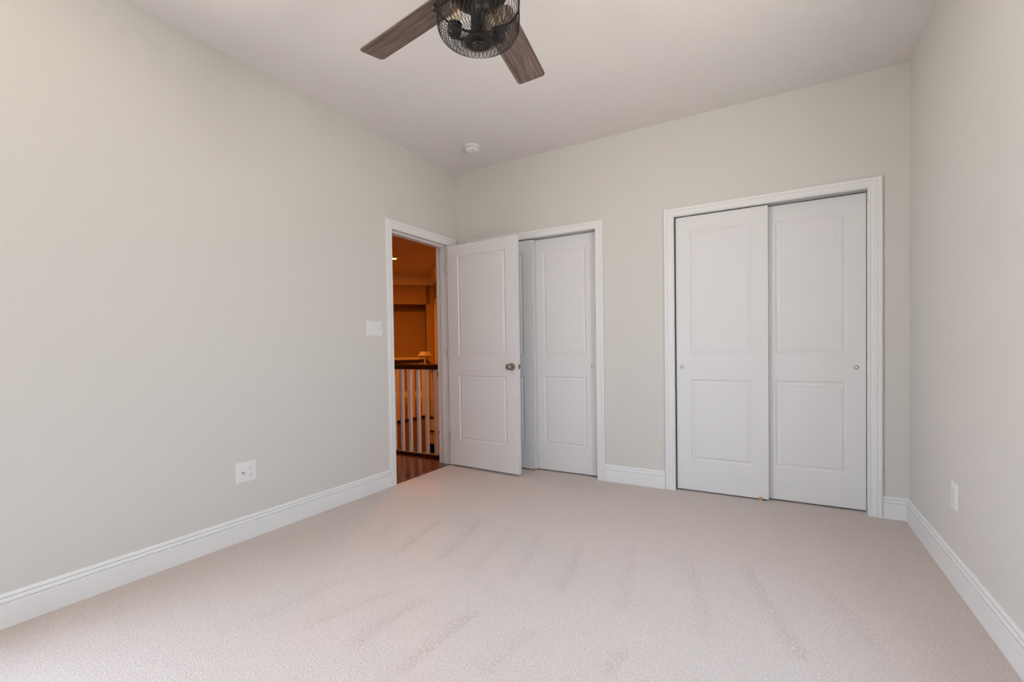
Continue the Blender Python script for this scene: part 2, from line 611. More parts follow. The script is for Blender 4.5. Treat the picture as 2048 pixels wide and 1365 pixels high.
# --- added windows out of view, they spread the daylight --------------------------------------
M_PANE = bpy.data.materials.new('window_glass')
M_PANE.use_nodes = True
_n = M_PANE.node_tree
_n.nodes.clear()
_o = _n.nodes.new('ShaderNodeOutputMaterial')
_mx = _n.nodes.new('ShaderNodeMixShader')
_t = _n.nodes.new('ShaderNodeBsdfTransparent')
_g = _n.nodes.new('ShaderNodeBsdfGlossy')
_g.inputs['Roughness'].default_value = 0.02
_mx.inputs[0].default_value = 0.06
_n.links.new(_t.outputs[0], _mx.inputs[1])
_n.links.new(_g.outputs[0], _mx.inputs[2])
_n.links.new(_mx.outputs[0], _o.inputs[0])
for i, (ax, a, b) in enumerate(ADDED_WINS):
    WZ0, WZ1 = WZ[ax]
    if ax == 'rear':
        w = empty('window_%d' % (i + 1), ((a + b) / 2, YR - WT / 2, WZ0))
    else:
        w = empty('window_%d' % (i + 1), (-WT / 2 if ax == 'left' else W + WT / 2, (a + b) / 2, WZ0), -PI / 2 if ax == 'left' else PI / 2)
    struct(w, ('white window added out of view on the left, nearest the rear wall',
               'white window added out of view on the left, farther from the rear wall', 'white window added in the plain right wall, out of view')[i], 'window')
    hw = (b - a) / 2
    hh = WZ1 - WZ0
    bm = bmesh.new()
    for s in (-1, 1):
        box(bm, (s * hw, -0.03, 0), (s * (hw - 0.035), 0.03, hh))
    box(bm, (-hw, -0.03, 0), (hw, 0.03, 0.035))
    box(bm, (-hw, -0.03, hh - 0.035), (hw, 0.03, hh))
    build('window_frame', bm, M_TRIM, w)
    bm = bmesh.new()
    box(bm, (-hw + 0.035, -0.012, hh / 2 - 0.02), (hw - 0.035, 0.012, hh / 2 + 0.02))
    build('meeting_rail', bm, M_TRIM, w)
    bm = bmesh.new()
    box(bm, (-hw - 0.05, WT / 2 - 0.005, -0.03), (hw + 0.05, WT / 2 + 0.05, 0))
    build('window_sill', bm, M_TRIM, w)
    bm = bmesh.new()
    box(bm, (-hw + 0.03, -0.002, 0.03), (hw - 0.03, 0.002, hh - 0.03))
    build('window_pane', bm, M_PANE, w)

# ------------------------------------------------------------------ doors


def panel_door(w, h, t, panels, both=True):
    """slab with its lower left corner at the origin, front face at y = 0 looking to -y, back at y = t"""
    bm = bmesh.new()
    prof = [(0.0, 0.0), (0.004, 0.0035), (0.010, 0.0070), (0.014, 0.0076), (0.017, 0.0050), (0.024, 0.0032), (0.033, 0.0012), (0.036, 0.0028), (0.039, 0.0028)]

    def face(y0, sgn):
        xs = [0, panels[0][0], panels[0][1], w]
        zs = sorted({0, h} | {p_[2] for p_ in panels} | {p_[3] for p_ in panels})
        for i in range(3):
            for j in range(len(zs) - 1):
                hole = i == 1 and any(abs(p_[2] - zs[j]) < 1e-6 for p_ in panels)
                if hole:
                    continue
                q = [bm.verts.new((x, y0, z)) for x, z in ((xs[i], zs[j]), (xs[i + 1], zs[j]), (xs[i + 1], zs[j + 1]), (xs[i], zs[j + 1]))]
                bm.faces.new(q)
        for xa, xb, za, zb in panels:
            prev = None
            for u, d in prof:
                r = [bm.verts.new((x, y0 + sgn * d, z)) for x, z in ((xa + u, za + u), (xb - u, za + u), (xb - u, zb - u), (xa + u, zb - u))]
                if prev:
                    for k in range(4):
                        bm.faces.new((prev[k], prev[(k + 1) % 4], r[(k + 1) % 4], r[k]))
                prev = r
            bm.faces.new(prev)
    face(0, 1)
    face(t, -1)
    # edges
    zs = sorted({0, h} | {p_[2] for p_ in panels} | {p_[3] for p_ in panels})
    xs = [0, panels[0][0], panels[0][1], w]
    for j in range(len(zs) - 1):
        for x in (0, w):
            bm.faces.new([bm.verts.new(v) for v in ((x, 0, zs[j]), (x, t, zs[j]), (x, t, zs[j + 1]), (x, 0, zs[j + 1]))])
    for i in range(3):
        for z in (0, h):
            bm.faces.new([bm.verts.new(v) for v in ((xs[i], 0, z), (xs[i + 1], 0, z), (xs[i + 1], t, z), (xs[i], t, z))])
    return bm


DT = 0.034
# hinged hall door, open into the room in front of the narrow closet
HD_ANG = math.radians(-3.7)
hd = empty('door_1', (0.030, -0.176, 0.018), HD_ANG)
struct(hd, 'white two-panel door standing open against the closet wall, round knob', 'door')
DW, DHT = 0.762, 2.022
build('door_slab', panel_door(DW, DHT, DT, [(0.118, DW - 0.118, 0.237, 0.832), (0.118, DW - 0.118, 1.012, 1.918)]), M_DOOR, hd, smooth=True, angle=12)


def knob(parent, x, z, y, sgn):
    # lathe about the y axis
    R = Matrix.Translation((x, y, z)) @ Matrix.Rotation(PI / 2 * (1 if sgn < 0 else -1), 4, 'X')
    bm = bmesh.new()
    lathe(bm, [(0.0325, 0.0), (0.0325, 0.004), (0.030, 0.008), (0.020, 0.011), (0.0125, 0.013), (0.0115, 0.030), (0.014, 0.034),
               (0.022, 0.038), (0.0265, 0.046), (0.0268, 0.053), (0.024, 0.061), (0.016, 0.066), (0.007, 0.0675), (0.0, 0.067)], 36, R)
    k = build('door_knob', bm, M_NICKEL, parent, smooth=True, angle=40)
    bm = bmesh.new()
    R2 = R @ Matrix.Translation((0, 0, 0.0660))
    lathe(bm, [(0.005, 0), (0.005, 0.003), (0.0, 0.0035)], 16, R2)
    build('privacy_button', bm, M_NICKEL, k, smooth=True)
    return k


knob(hd, 0.703, 0.914, 0.0, -1)
knob(hd, 0.703, 0.914, DT, 1)
bm = bmesh.new()
box(bm, (DW - 0.0005, 0.0045, 0.893), (DW + 0.0012, DT - 0.0045, 0.935), 0.0004)
lt = build('latch_plate', bm, M_NICKEL, hd)
bm = bmesh.new()
box(bm, (DW, 0.010, 0.907), (DW + 0.011, DT - 0.010, 0.922), 0.002)
build('latch_bolt', bm, M_NICKEL, lt)
for z in (0.205, 0.990, 1.780):
    bm = bmesh.new()
    lathe(bm, [(0, 0), (0.003, 0.001), (0.0055, 0.004), (0.0055, 0.086), (0.003, 0.089), (0, 0.090)], 14, Matrix.Translation((-0.006, -0.002, z)))
    box(bm, (-0.004, -0.0008, z + 0.004), (0.004, 0.0012, z + 0.086))
    build('hinge', bm, M_STEEL, hd, smooth=True)


def slider(name, label, x0, w, y, z0, h, stile, pull_x):
    d = empty(name, (x0, y, z0))
    struct(d, label, 'closet door')
    build('door_slab', panel_door(w, h, DT, [(stile, w - stile, 0.237 - z0, 0.838 - z0), (stile, w - stile, 1.022 - z0, 1.934 - z0)]), M_DOOR, d, smooth=True, angle=12)
    R = Matrix.Translation((pull_x, -0.0005, 0.931 - z0)) @ Matrix.Rotation(PI / 2, 4, 'X')
    bm = bmesh.new()
    lathe(bm, [(0.0115, 0.0), (0.0125, 0.0022), (0.0105, 0.0026), (0.0090, 0.0012), (0.0085, -0.0002), (0.0, -0.0002)], 28, R, closed_ends=False)
    pl = build('finger_pull', bm, M_NICKEL, d, smooth=True, angle=50)
    bm = bmesh.new()
    lathe(bm, [(0.0086, 0.0003), (0.0, 0.0006)], 24, R, closed_ends=False)
    build('pull_cup', bm, M_PLATE, pl, smooth=True)
    # roller hangers on top of the slab
    for hx in (0.08, w - 0.08):
        bm = bmesh.new()
        box(bm, (hx - 0.02, DT * 0.35, h), (hx + 0.02, DT * 0.65, h + 0.005))
        build('roller_hanger', bm, M_STEEL, d)
    return d


SZ0, SH = 0.012, 2.031
slider('door_2', 'white sliding closet door mostly hidden behind the open hall door', 0.208, 0.612, 0.020, SZ0, SH, 0.105, 0.045)
slider('door_3', 'narrow-closet sliding door in view between the open door and the casing', 0.790, 0.606, 0.062, SZ0, SH, 0.105, 0.553)
slider('door_4', 'left-hand front sliding door of the wide closet', 2.0225, 0.605, 0.020, SZ0, SH, 0.100, 0.040)
slider('door_5', 'right-hand rear sliding door of the wide closet', 2.570, 0.603, 0.062, SZ0, SH - 0.002, 0.100, 0.552)

for nm, lab, a, b in (('closet_track', 'steel sliding track under the head of the narrow closet opening', C1A, C1B),
                      ('closet_track', 'steel sliding track under the head of the wide closet opening', C2A, C2B)):
    bm = bmesh.new()
    for y in (0.060, 0.100):
        box(bm, (a + 0.002, y - 0.003, Z2 - 0.004), (b - 0.002, y - 0.001, Z2 + 0.001))
    box(bm, (a + 0.002, 0.018, Z2 - 0.001), (b - 0.002, 0.102, Z2 + 0.0010))
    tag(build(nm, bm, M_STEEL), lab, 'sliding door track')

for x, lab in ((0.822 - 0.010, 'small tan floor guide under the narrow closet sliding doors'),
               (2.577, 'small tan floor guide under the meeting edge of the wide closet doors')):
    g = empty('door_guide', (x, 0.0, 0.0))
    tag(g, lab, 'door guide')
    bm = bmesh.new()
    box(bm, (-0.009, 0.010, -0.001), (0.009, 0.100, 0.0045), 0.001)
    build('guide_base', bm, M_GUIDE, g)
    bm = bmesh.new()
    box(bm, (-0.009, 0.010, 0.003), (0.009, 0.0175, 0.026), 0.002)
    build('guide_fin', bm, M_GUIDE, g)

# ------------------------------------------------------------------ wall plates


def plate_frame(origin, u, out):
    """matrix: local x = along the wall (u), local y = up, local z = out of the wall"""
    u = Vector(u); o_ = Vector(out); v = Vector((0, 0, 1))
    M = Matrix((u, v, o_)).transposed().to_4x4()
    return Matrix.Translation(origin) @ M


def plate_mesh(w, h, t=0.0055):
    bm = bmesh.new()
    a = [(-w / 2, -h / 2), (w / 2, -h / 2), (w / 2, h / 2), (-w / 2, h / 2)]
    rows = []
    for ins, z in ((0, 0), (0, 0.0015), (0.0035, 0.0045), (0.0075, t)):
        rows.append([bm.verts.new((x - math.copysign(ins, x), y - math.copysign(ins, y), z)) for x, y in a])
    for r0, r1 in zip(rows, rows[1:]):
        for k in range(4):
            bm.faces.new((r0[k], r0[(k + 1) % 4], r1[(k + 1) % 4], r1[k]))
    bm.faces.new(rows[-1])
    bm.faces.new(list(reversed(rows[0])))
    return bm


def screws(parent, pts, z=0.0055):
    for x, y in pts:
        bm = bmesh.new()
        lathe(bm, [(0.0032, z - 0.001), (0.0030, z + 0.0006), (0, z + 0.0010)], 14, Matrix.Translation((x, y, 0)))
        build('screw', bm, M_PLATE, parent, smooth=True)


def receptacle(parent, cx):
    for s in (-1, 1):
        bm = bmesh.new()
        # rounded face flattened left and right
        prof = []
        ring = []
        for k in range(28):
            a_ = 2 * PI * k / 28
            x = max(-0.0135, min(0.0135, 0.0172 * math.cos(a_)))
            ring.append((cx + x, s * 0.0195 + 0.0165 * math.sin(a_)))
        lo = [bm.verts.new((x, y, 0.004)) for x, y in ring]
        hi = [bm.verts.new((x, y, 0.0078)) for x, y in ring]
        for k in range(28):
            bm.faces.new((lo[k], lo[(k + 1) % 28], hi[(k + 1) % 28], hi[k]))
        bm.faces.new(hi)
        r = build('receptacle', bm, M_PLATE, parent, smooth=True, angle=30)
        for dx in (-0.0062, 0.0062):
            bm = bmesh.new()
            box(bm, (cx + dx - 0.0009, s * 0.0195 + 0.0005, 0.0070), (cx + dx + 0.0009, s * 0.0195 + 0.0090, 0.0079))
            build('slot', bm, M_SLOT, r)
        bm = bmesh.new()
        lathe(bm, [(0.0026, 0.0070), (0.0026, 0.0080), (0, 0.0080)], 12, Matrix.Translation((cx, s * 0.0195 - 0.0070, 0)))
        build('ground_hole', bm, M_SLOT, r)


# triple toggle switch on the left wall (local x toward the closets)
sw = empty('light_switch')
sw.matrix_world = plate_frame((0.0, -1.062, 1.256), (0, 1, 0), (1, 0, 0))
tag(sw, 'white triple toggle light switch plate beside the hall doorway', 'light switch')
build('wall_plate', plate_mesh(0.156, 0.117), M_PLATE, sw)
for x in (-0.046, 0, 0.046):
    bm = bmesh.new()
    box(bm, (x - 0.0055, -0.0125, 0.0050), (x + 0.0055, 0.0125, 0.0062), 0.0004)
    bz = build('toggle_collar', bm, M_PLATE, sw)
    bm = bmesh.new()
    vs_ = box(bm, (x - 0.004, -0.009, 0.005), (x + 0.004, 0.000, 0.019), 0.001)
    for v in bm.verts:
        if v.co.z > 0.012:
            v.co.y -= 0.007
    build('toggle', bm, M_PLATE, bz)
screws(sw, [(x, s * 0.030) for x in (-0.046, 0, 0.046) for s in (-1, 1)])

# two-gang plate: coax jack + duplex outlet
ou = empty('outlet_plate')
ou.matrix_world = plate_frame((0.0, -2.072, 0.3895), (0, 1, 0), (1, 0, 0))
tag(ou, 'white double wall plate with a cable jack and two-socket outlet', 'outlet')
build('wall_plate', plate_mesh(0.118, 0.121), M_PLATE, ou)
bm = bmesh.new()
box(bm, (-0.023 - 0.0165, -0.033, 0.0045), (-0.023 + 0.0165, 0.033, 0.0068), 0.0008)
ji = build('jack_insert', bm, M_PLATE, ou)
bm = bmesh.new()
lathe(bm, [(0.0062, 0.006), (0.0062, 0.009), (0.0047, 0.009), (0.0047, 0.018), (0.0036, 0.018), (0.0036, 0.012), (0.0, 0.012)], 18,
      Matrix.Translation((-0.023, 0, 0)), closed_ends=False)
build('coax_jack', bm, M_STEEL, ji, smooth=True, angle=30)
receptacle(ou, 0.023)
screws(ou, [(-0.023, 0.048), (-0.023, -0.048), (0.023, 0.0)])

ro = empty('outlet_plate')
ro.matrix_world = plate_frame((W, -0.831, 0.3895), (0, -1, 0), (-1, 0, 0))
tag(ro, 'white two-socket wall outlet low on the plain right wall', 'outlet')
build('wall_plate', plate_mesh(0.080, 0.121), M_PLATE, ro)
receptacle(ro, 0.0)
screws(ro, [(0, 0)])

# ------------------------------------------------------------------ smoke detector
sd = empty('smoke_detector', (0.491, -0.418, H))
tag(sd, 'round white smoke detector on the ceiling near the closet corner', 'smoke detector')
bm = bmesh.new()
lathe(bm, [(0.0, 0.001), (0.066, 0.001), (0.0665, -0.003), (0.065, -0.011), (0.060, -0.012), (0.0, -0.012)], 48)
build('mounting_base', bm, M_PLATE, sd, smooth=True, angle=35)
bm = bmesh.new()
lathe(bm, [(0.0, -0.010), (0.0575, -0.010), (0.058, -0.014), (0.0615, -0.016), (0.0610, -0.020), (0.0575, -0.022), (0.0570, -0.024), (0.0600, -0.026),
           (0.0585, -0.033), (0.051, -0.040), (0.046, -0.041), (0.030, -0.0425), (0.0, -0.0430)], 48)
cv = build('detector_cover', bm, M_PLATE, sd, smooth=True, angle=35)
for k in range(30):
    a_ = 2 * PI * k / 30
    bm = bmesh.new()
    M = Matrix.Rotation(a_, 4, 'Z')
    vs_ = box(bm, (0.0555, -0.0040, -0.0252), (0.0592, 0.0040, -0.0212))
    bmesh.ops.transform(bm, matrix=M, verts=bm.verts)
    if k == 0:
        allv = bmesh.new()
    tmp = bpy.data.meshes.new('t')
    bm.to_mesh(tmp)
    bm.free()
    allv.from_mesh(tmp)
    bpy.data.meshes.remove(tmp)
build('vent_slots', allv, mat('vent_shadow_grey', (0.30, 0.29, 0.27), 0.7, noise=(40, (0.33, 0.32, 0.30), 0.3)), cv)
bm = bmesh.new()
lathe(bm, [(0.012, -0.0415), (0.012, -0.0445), (0.010, -0.0455), (0.0, -0.0455)], 24, Matrix.Translation((0.012, 0.004, 0)))
build('test_button', bm, M_PLATE, cv, smooth=True)
bm = bmesh.new()
lathe(bm, [(0.0042, -0.036), (0.0042, -0.0425), (0.0, -0.0430)], 12, Matrix.Translation((0.030, -0.028, 0)))
build('indicator_light', bm, M_SLOT, cv, smooth=True)

# ------------------------------------------------------------------ ceiling fan
FX, FY, FZ = 1.728, -2.171, 2.435
fan = empty('ceiling_fan', (FX, FY, H))
tag(fan, 'black ceiling fan with grey-brown wood blades and wire cage light', 'ceiling fan')


def fz(z):
    return z - H


bm = bmesh.new()
lathe(bm, [(0, 0.001), (0.066, 0.001), (0.070, -0.006), (0.068, -0.030), (0.050, -0.055), (0.022, -0.066), (0, -0.066)], 40)
build('ceiling_canopy', bm, M_BLACK, fan, smooth=True)
bm = bmesh.new()
lathe(bm, [(0.013, -0.060), (0.013, -0.140)], 20)
build('downrod', bm, M_BLACK, fan, smooth=True)
bm = bmesh.new()
lathe(bm, [(0, fz(2.64)), (0.030, fz(2.64)), (0.045, fz(2.625)), (0.095, fz(2.600)), (0.112, fz(2.575)), (0.114, fz(2.480)), (0.106, fz(2.462)),
           (0.070, fz(2.452)), (0.066, fz(2.425)), (0.066, fz(2.404)), (0.098, fz(2.400)), (0.105, fz(2.396)), (0.105, fz(2.388)), (0.095, fz(2.384)), (0.045, fz(2.380)), (0, fz(2.380))], 48)
build('motor_housing', bm, M_BLACK, fan, smooth=True, angle=30)
bm = bmesh.new()
lathe(bm, [(0.0285, fz(2.40)), (0.0285, fz(2.262)), (0.031, fz(2.258)), (0.031, fz(2.246)), (0.024, fz(2.240)), (0.024, fz(2.222))], 32)
build('light_stem', bm, M_BLACK, fan, smooth=True, angle=30)
bm = bmesh.new()
lathe(bm, [(0.0, fz(2.2225)), (0.050, fz(2.2225)), (0.054, fz(2.220)), (0.054, fz(2.216)), (0.046, fz(2.2125)), (0.030, fz(2.2145)), (0.0245, fz(2.214)),
           (0.0245, fz(2.206)), (0.022, fz(2.203)), (0.0195, fz(2.204)), (0.0195, fz(2.200)), (0.015, fz(2.196)), (0.0, fz(2.1945))], 48)
build('finial_cap', bm, M_BLACK, fan, smooth=True, angle=30)

BP = -11.6           # blade pitch (degrees)
PH = 171.7
R0, R1 = 0.150, 0.660
for k in range(5):
    ang = math.radians(PH - 72 * k)
    br_ = Matrix.Rotation(ang, 4, 'Z') @ Matrix.Translation((0, 0, fz(FZ))) @ Matrix.Rotation(math.radians(BP), 4, 'X')
    # outline of the blade
    out = []
    wr, wt = 0.0685, 0.0700
    rc = 0.018

    def arc(cx, cy, a0, a1, r=rc, n=6):
        return [(cx + r * math.cos(a0 + (a1 - a0) * i / n), cy + r * math.sin(a0 + (a1 - a0) * i / n)) for i in range(n + 1)]
    tipskew = 0.006
    out += arc(R0 + 0.02, -wr + 0.02, 1.5 * PI, PI, 0.02)[::-1] if False else []
    out += [(R0, -wr + 0.025), (R0 + 0.008, -wr + 0.008), (R0 + 0.025, -wr)]
    out += arc(R1 - rc + tipskew, -wt + rc, -PI / 2, 0)
    out += arc(R1 - rc - tipskew, wt - rc, 0, PI / 2)
    out += [(R0 + 0.025, wr), (R0 + 0.008, wr - 0.008), (R0, wr - 0.025)]
    bm = bmesh.new()
    th = 0.0055
    top_ = [bm.verts.new((x, y, th / 2)) for x, y in out]
    bot_ = [bm.verts.new((x, y, -th / 2)) for x, y in out]
    bm.faces.new(top_)
    bm.faces.new(list(reversed(bot_)))
    for i in range(len(out)):
        j = (i + 1) % len(out)
        bm.faces.new((bot_[i], bot_[j], top_[j], top_[i]))
    es = [e_ for e_ in bm.edges if abs(e_.verts[0].co.z - e_.verts[1].co.z) < 1e-6]
    bmesh.ops.bevel(bm, geom=es, offset=0.0012, segments=1, affect='EDGES')
    b_ = build('blade', bm, M_BLADE, fan)
    b_.matrix_local = br_
    bm = bmesh.new()
    box(bm, (0.085, -0.016, 0.003), (0.165, 0.016, 0.008), 0.001)
    box(bm, (0.150, -0.042, 0.003), (0.215, 0.042, 0.007), 0.002)
    box(bm, (0.060, -0.013, 0.003), (0.100, 0.013, 0.030), 0.002)
    ir = build('blade_iron', bm, M_BLACK, b_)
    for dx, dy in ((0.165, -0.025), (0.165, 0.025), (0.200, 0.0)):
        bm = bmesh.new()
        lathe(bm, [(0.0045, -0.0028), (0.004, -0.0042), (0, -0.0046)], 12, Matrix.Translation((dx, dy, 0)))
        build('screw', bm, M_BLACK, b_, smooth=True)

# cage -------------------------------------------------------------
CPROF = [(0.151, 2.356), (0.1515, 2.34), (0.152, 2.32), (0.152, 2.30), (0.1515, 2.282), (0.150, 2.268), (0.146, 2.256), (0.139, 2.246),
         (0.128, 2.238), (0.112, 2.231), (0.094, 2.226), (0.075, 2.222), (0.056, 2.2195), (0.050, 2.2190)]
cum = [0]
for (ra, za), (rb, zb) in zip(CPROF, CPROF[1:]):
    cum.append(cum[-1] + math.hypot(ra - rb, za - zb))


def cprof(s):
    for i in range(len(CPROF) - 1):
        if s <= cum[i + 1] + 1e-9:
            t = (s - cum[i]) / (cum[i + 1] - cum[i])
            return (CPROF[i][0] + (CPROF[i + 1][0] - CPROF[i][0]) * t, CPROF[i][1] + (CPROF[i + 1][1] - CPROF[i][1]) * t)
    return CPROF[-1]


cage = empty('cage')
cage.parent = fan
bm = bmesh.new()
for (r, z, w_) in ((0.152, 2.356, 0.0045),):
    prof = [(r + w_ * 0.55 * math.cos(2 * PI * k / 10), fz(z) + w_ * 1.3 * math.sin(2 * PI * k / 10)) for k in range(11)]
    lathe(bm, prof, 72, closed_ends=False)
build('cage_rim', bm, M_BLACK, cage, smooth=True, angle=80)
NW = 60
bm = bmesh.new()
nseg = 30
SL = cum[-1]
for fam in (-1, 1):
    for k in range(NW):
        pts = []
        for i in range(nseg + 1):
            s = SL * i / nseg
            r, z = cprof(s)
            a_ = 2 * PI * k / NW + fam * (s / 0.030) * (PI / NW)
            pts.append((r * math.cos(a_) , r * math.sin(a_), fz(z)))
        tube(bm, pts, 0.0010, 4, caps=False)
build('wire_mesh', bm, M_CAGE, cage, smooth=True, angle=80)
# three struts tie the rim to the housing, with thumb screws outside the rim
for k in range(3):
    a_ = math.radians(206 + 120 * k)
    bm = bmesh.new()
    c_, s_ = math.cos(a_), math.sin(a_)
    tube(bm, [(0.050 * c_, 0.050 * s_, fz(2.402)), (0.10 * c_, 0.10 * s_, fz(2.385)), (0.150 * c_, 0.150 * s_, fz(2.358))], 0.0035, 8)
    build('cage_strut', bm, M_BLACK, cage, smooth=True)
    bm = bmesh.new()
    M = Matrix.Translation((0.152 * c_, 0.152 * s_, fz(2.356))) @ Matrix.Rotation(a_, 4, 'Z') @ Matrix.Rotation(PI / 2, 4, 'Y')
    lathe(bm, [(0, -0.002), (0.012, 0.000), (0.016, 0.004), (0.016, 0.012), (0.012, 0.018), (0, 0.019)], 20, M)
    build('thumb_screw', bm, M_BLACK, cage, smooth=True)

# three lamp holders stand in a ring around the stem
for k in range(3):
    az = math.radians(29.8 + 42 + 120 * k)
    ra = Vector((math.cos(az), math.sin(az), 0))
    A = ra * 0.098 + Vector((0, 0, fz(2.264)))
    M = Matrix.Translation(A) @ Matrix.Rotation(az, 4, 'Z') @ Matrix.Rotation(math.radians(-5), 4, 'Y')
    ls = 0.042
    bm = bmesh.new()
    lathe(bm, [(0, -0.006), (0.012, -0.005), (0.021, 0.0), (0.0255, 0.008), (0.0265, 0.016), (0.0265, ls * 0.55), (0.0250, ls * 0.58), (0.0250, ls * 0.62), (0.0265, ls * 0.66),
               (0.0265, ls), (0.0235, ls), (0.0235, ls * 0.55), (0, ls * 0.55)], 32, M, closed_ends=False)
    tube(bm, [ra * 0.022 + Vector((0, 0, fz(2.250))), ra * 0.060 + Vector((0, 0, fz(2.243))), ra * 0.085 + Vector((0, 0, fz(2.248))), A], 0.0055, 10)
    so = build('lamp_holder', bm, M_BLACK, fan, smooth=True, angle=35)
    bm = bmesh.new()
    b0 = ls * 0.72
    lathe(bm, [(0.0125, b0), (0.0130, b0 + 0.012), (0.0175, b0 + 0.026), (0.0245, b0 + 0.045), (0.0300, b0 + 0.064), (0.0318, b0 + 0.080), (0.0300, b0 + 0.096), (0.0235, b0 + 0.109), (0.0130, b0 + 0.118), (0.0, b0 + 0.121)], 32, M, closed_ends=False)
    gl = build('light_bulb', bm, M_GLASS, fan, smooth=True, angle=60)
    md_ = gl.modifiers.new('solidify', 'SOLIDIFY')
    md_.thickness = 0.0012
    bm = bmesh.new()
    lathe(bm, [(0.0122, b0 - 0.010), (0.0128, b0 - 0.006), (0.0122, b0), (0.0128, b0 + 0.003), (0.0100, b0 + 0.005), (0, b0 + 0.005)], 24, M, closed_ends=False)
    build('screw_base', bm, M_BRASS, gl, smooth=True)
    bm = bmesh.new()
    tube(bm, [M @ Vector((0, 0, b0)), M @ Vector((0, 0, b0 + 0.030))], 0.0028, 8)
    pts = []
    for i in range(9):
        a_ = 2 * PI * i / 8
        pts.append(M @ Vector((0.009 * math.cos(a_), 0.009 * math.sin(a_), b0 + (0.032 if i % 2 else 0.088))))
    tube(bm, pts, 0.0006, 5)
    build('filament', bm, M_FIL, gl, smooth=True)

# ------------------------------------------------------------------ hall beyond the doorway
HX0 = -5.6
hall_ceiling = box_obj('ceiling', (HX0, -2.6, 2.72), (-WT, 5.6, 2.82), M_CEIL)
struct(hall_ceiling, 'hall ceiling lit orange, seen through the doorway', 'ceiling')
# hall floor: landing in front of the doorway and landing beyond the stairwell
bm = bmesh.new()
box(bm, (HX0, -2.6, -0.25), (-WT, 0.10, -0.004))
box(bm, (HX0, 0.10, -0.25), (-2.37, 3.43, -0.004))
box(bm, (HX0, 3.43, -0.25), (-2.90, 5.6, -0.004))
fl = build('floor', bm, M_HFLOOR)
struct(fl, 'dark red hardwood floor of the hall landings', 'floor')
bm = bmesh.new()
box(bm, (-WT - 0.01, HY0 + 0.0016, -0.02), (0.004, HY1 - 0.0016, 0.0015))
struct(build('trim_8', bm, M_HFLOOR), 'dark red hardwood threshold between carpet and hall', 'threshold')
# stairwell sides (structure faces below the landings)
bm = bmesh.new()
box(bm, (-2.375, 0.107, -2.9), (-2.365, 2.30, -0.02))
struct(build('wall_stairwell_left', bm, M_HWALL), 'tan wall face below the far landing edge', 'wall')
bm = bmesh.new()
box(bm, (-2.375, 0.095, -2.9), (-WT, 0.105, -0.02))
struct(build('wall_stairwell_near', bm, M_HWALL), 'tan wall face below the nearest railing', 'wall')
bm = bmesh.new()
box(bm, (HX0 - 0.1, -2.7, -3.0), (0.0, 5.7, -2.9))
struct(build('floor', bm, M_HFLOOR), 'dark floor at the bottom of the stairwell', 'floor')
# hall walls
S2 = math.sqrt(0.5)


def slab(bm, A, B, z0, z1, t, side=1):
    """vertical slab from A to B (xy) with thickness t on the given side"""
    A = Vector((*A, 0)); B = Vector((*B, 0))
    d = (B - A).normalized()
    nn = Vector((-d.y, d.x, 0)) * side * t
    vv = []
    for z in (z0, z1):
        for p_ in (A, B, B + nn, A + nn):
            vv.append(bm.verts.new((p_.x, p_.y, z)))
    for f in ((0, 1, 2, 3), (7, 6, 5, 4), (0, 4, 5, 1), (1, 5, 6, 2), (2, 6, 7, 3), (3, 7, 4, 0)):
        bm.faces.new([vv[i] for i in f])


Q0 = Vector((-5.55, 2.98))                       # angled far wall runs at 45 degrees
Q1 = Vector((-3.985, 4.545))


def along(s, off=0.0):                           # point s metres before Q1 on the angled wall, offset toward the viewer
    p_ = Q1 - Vector((S2, S2)) * s + Vector((S2, -S2)) * off
    return (p_.x, p_.y)


DR = 0.105                                       # distance from corner to the doorway recess
bm = bmesh.new()
slab(bm, along(0), along(DR), 0, 2.72, 0.12, -1)
slab(bm, along(DR), along(1.25), 2.11, 2.72, 0.12, -1)
slab(bm, along(1.25), along(2.2), 0, 2.72, 0.12, -1)
slab(bm, along(-0.3, -0.45), along(2.2, -0.45), 0, 2.72, 0.10, -1)      # wall inside the recess
slab(bm, along(DR, 0), along(DR, -0.45), 0, 2.72, 0.08, 1)
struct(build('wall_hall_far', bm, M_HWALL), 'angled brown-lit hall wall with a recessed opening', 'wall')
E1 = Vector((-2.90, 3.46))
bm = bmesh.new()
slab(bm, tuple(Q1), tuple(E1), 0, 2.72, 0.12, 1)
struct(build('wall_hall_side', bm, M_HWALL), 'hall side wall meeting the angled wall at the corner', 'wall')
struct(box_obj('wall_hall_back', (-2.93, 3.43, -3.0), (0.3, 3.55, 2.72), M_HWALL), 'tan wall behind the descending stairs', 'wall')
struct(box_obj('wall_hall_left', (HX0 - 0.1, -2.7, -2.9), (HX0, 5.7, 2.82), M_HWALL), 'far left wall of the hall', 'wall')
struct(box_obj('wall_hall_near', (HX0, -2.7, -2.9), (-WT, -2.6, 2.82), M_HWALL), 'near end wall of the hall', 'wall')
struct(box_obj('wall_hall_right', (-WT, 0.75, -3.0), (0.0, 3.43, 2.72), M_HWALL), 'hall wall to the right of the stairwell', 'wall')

struct(box_obj('wall_hall_end_blocker', (HX0, 5.6, -2.9), (0.0, 5.7, 2.82), M_HWALL), 'added unseen wall beyond the hall, blocking sky light', 'wall')  # unseen, added to stop sky light leaking into the hall
bm = bmesh.new()
box(bm, (-WT, -2.7, -2.9), (0.0, 0.749, -0.005))
box(bm, (-WT, 3.551, -2.9), (0.0, 5.6, 2.82))
struct(build('wall_hall_blocker', bm, M_HWALL), 'added unseen walls keeping sky light out of the hall and stairwell', 'wall')  # added out of view, closes gaps where sky light came in

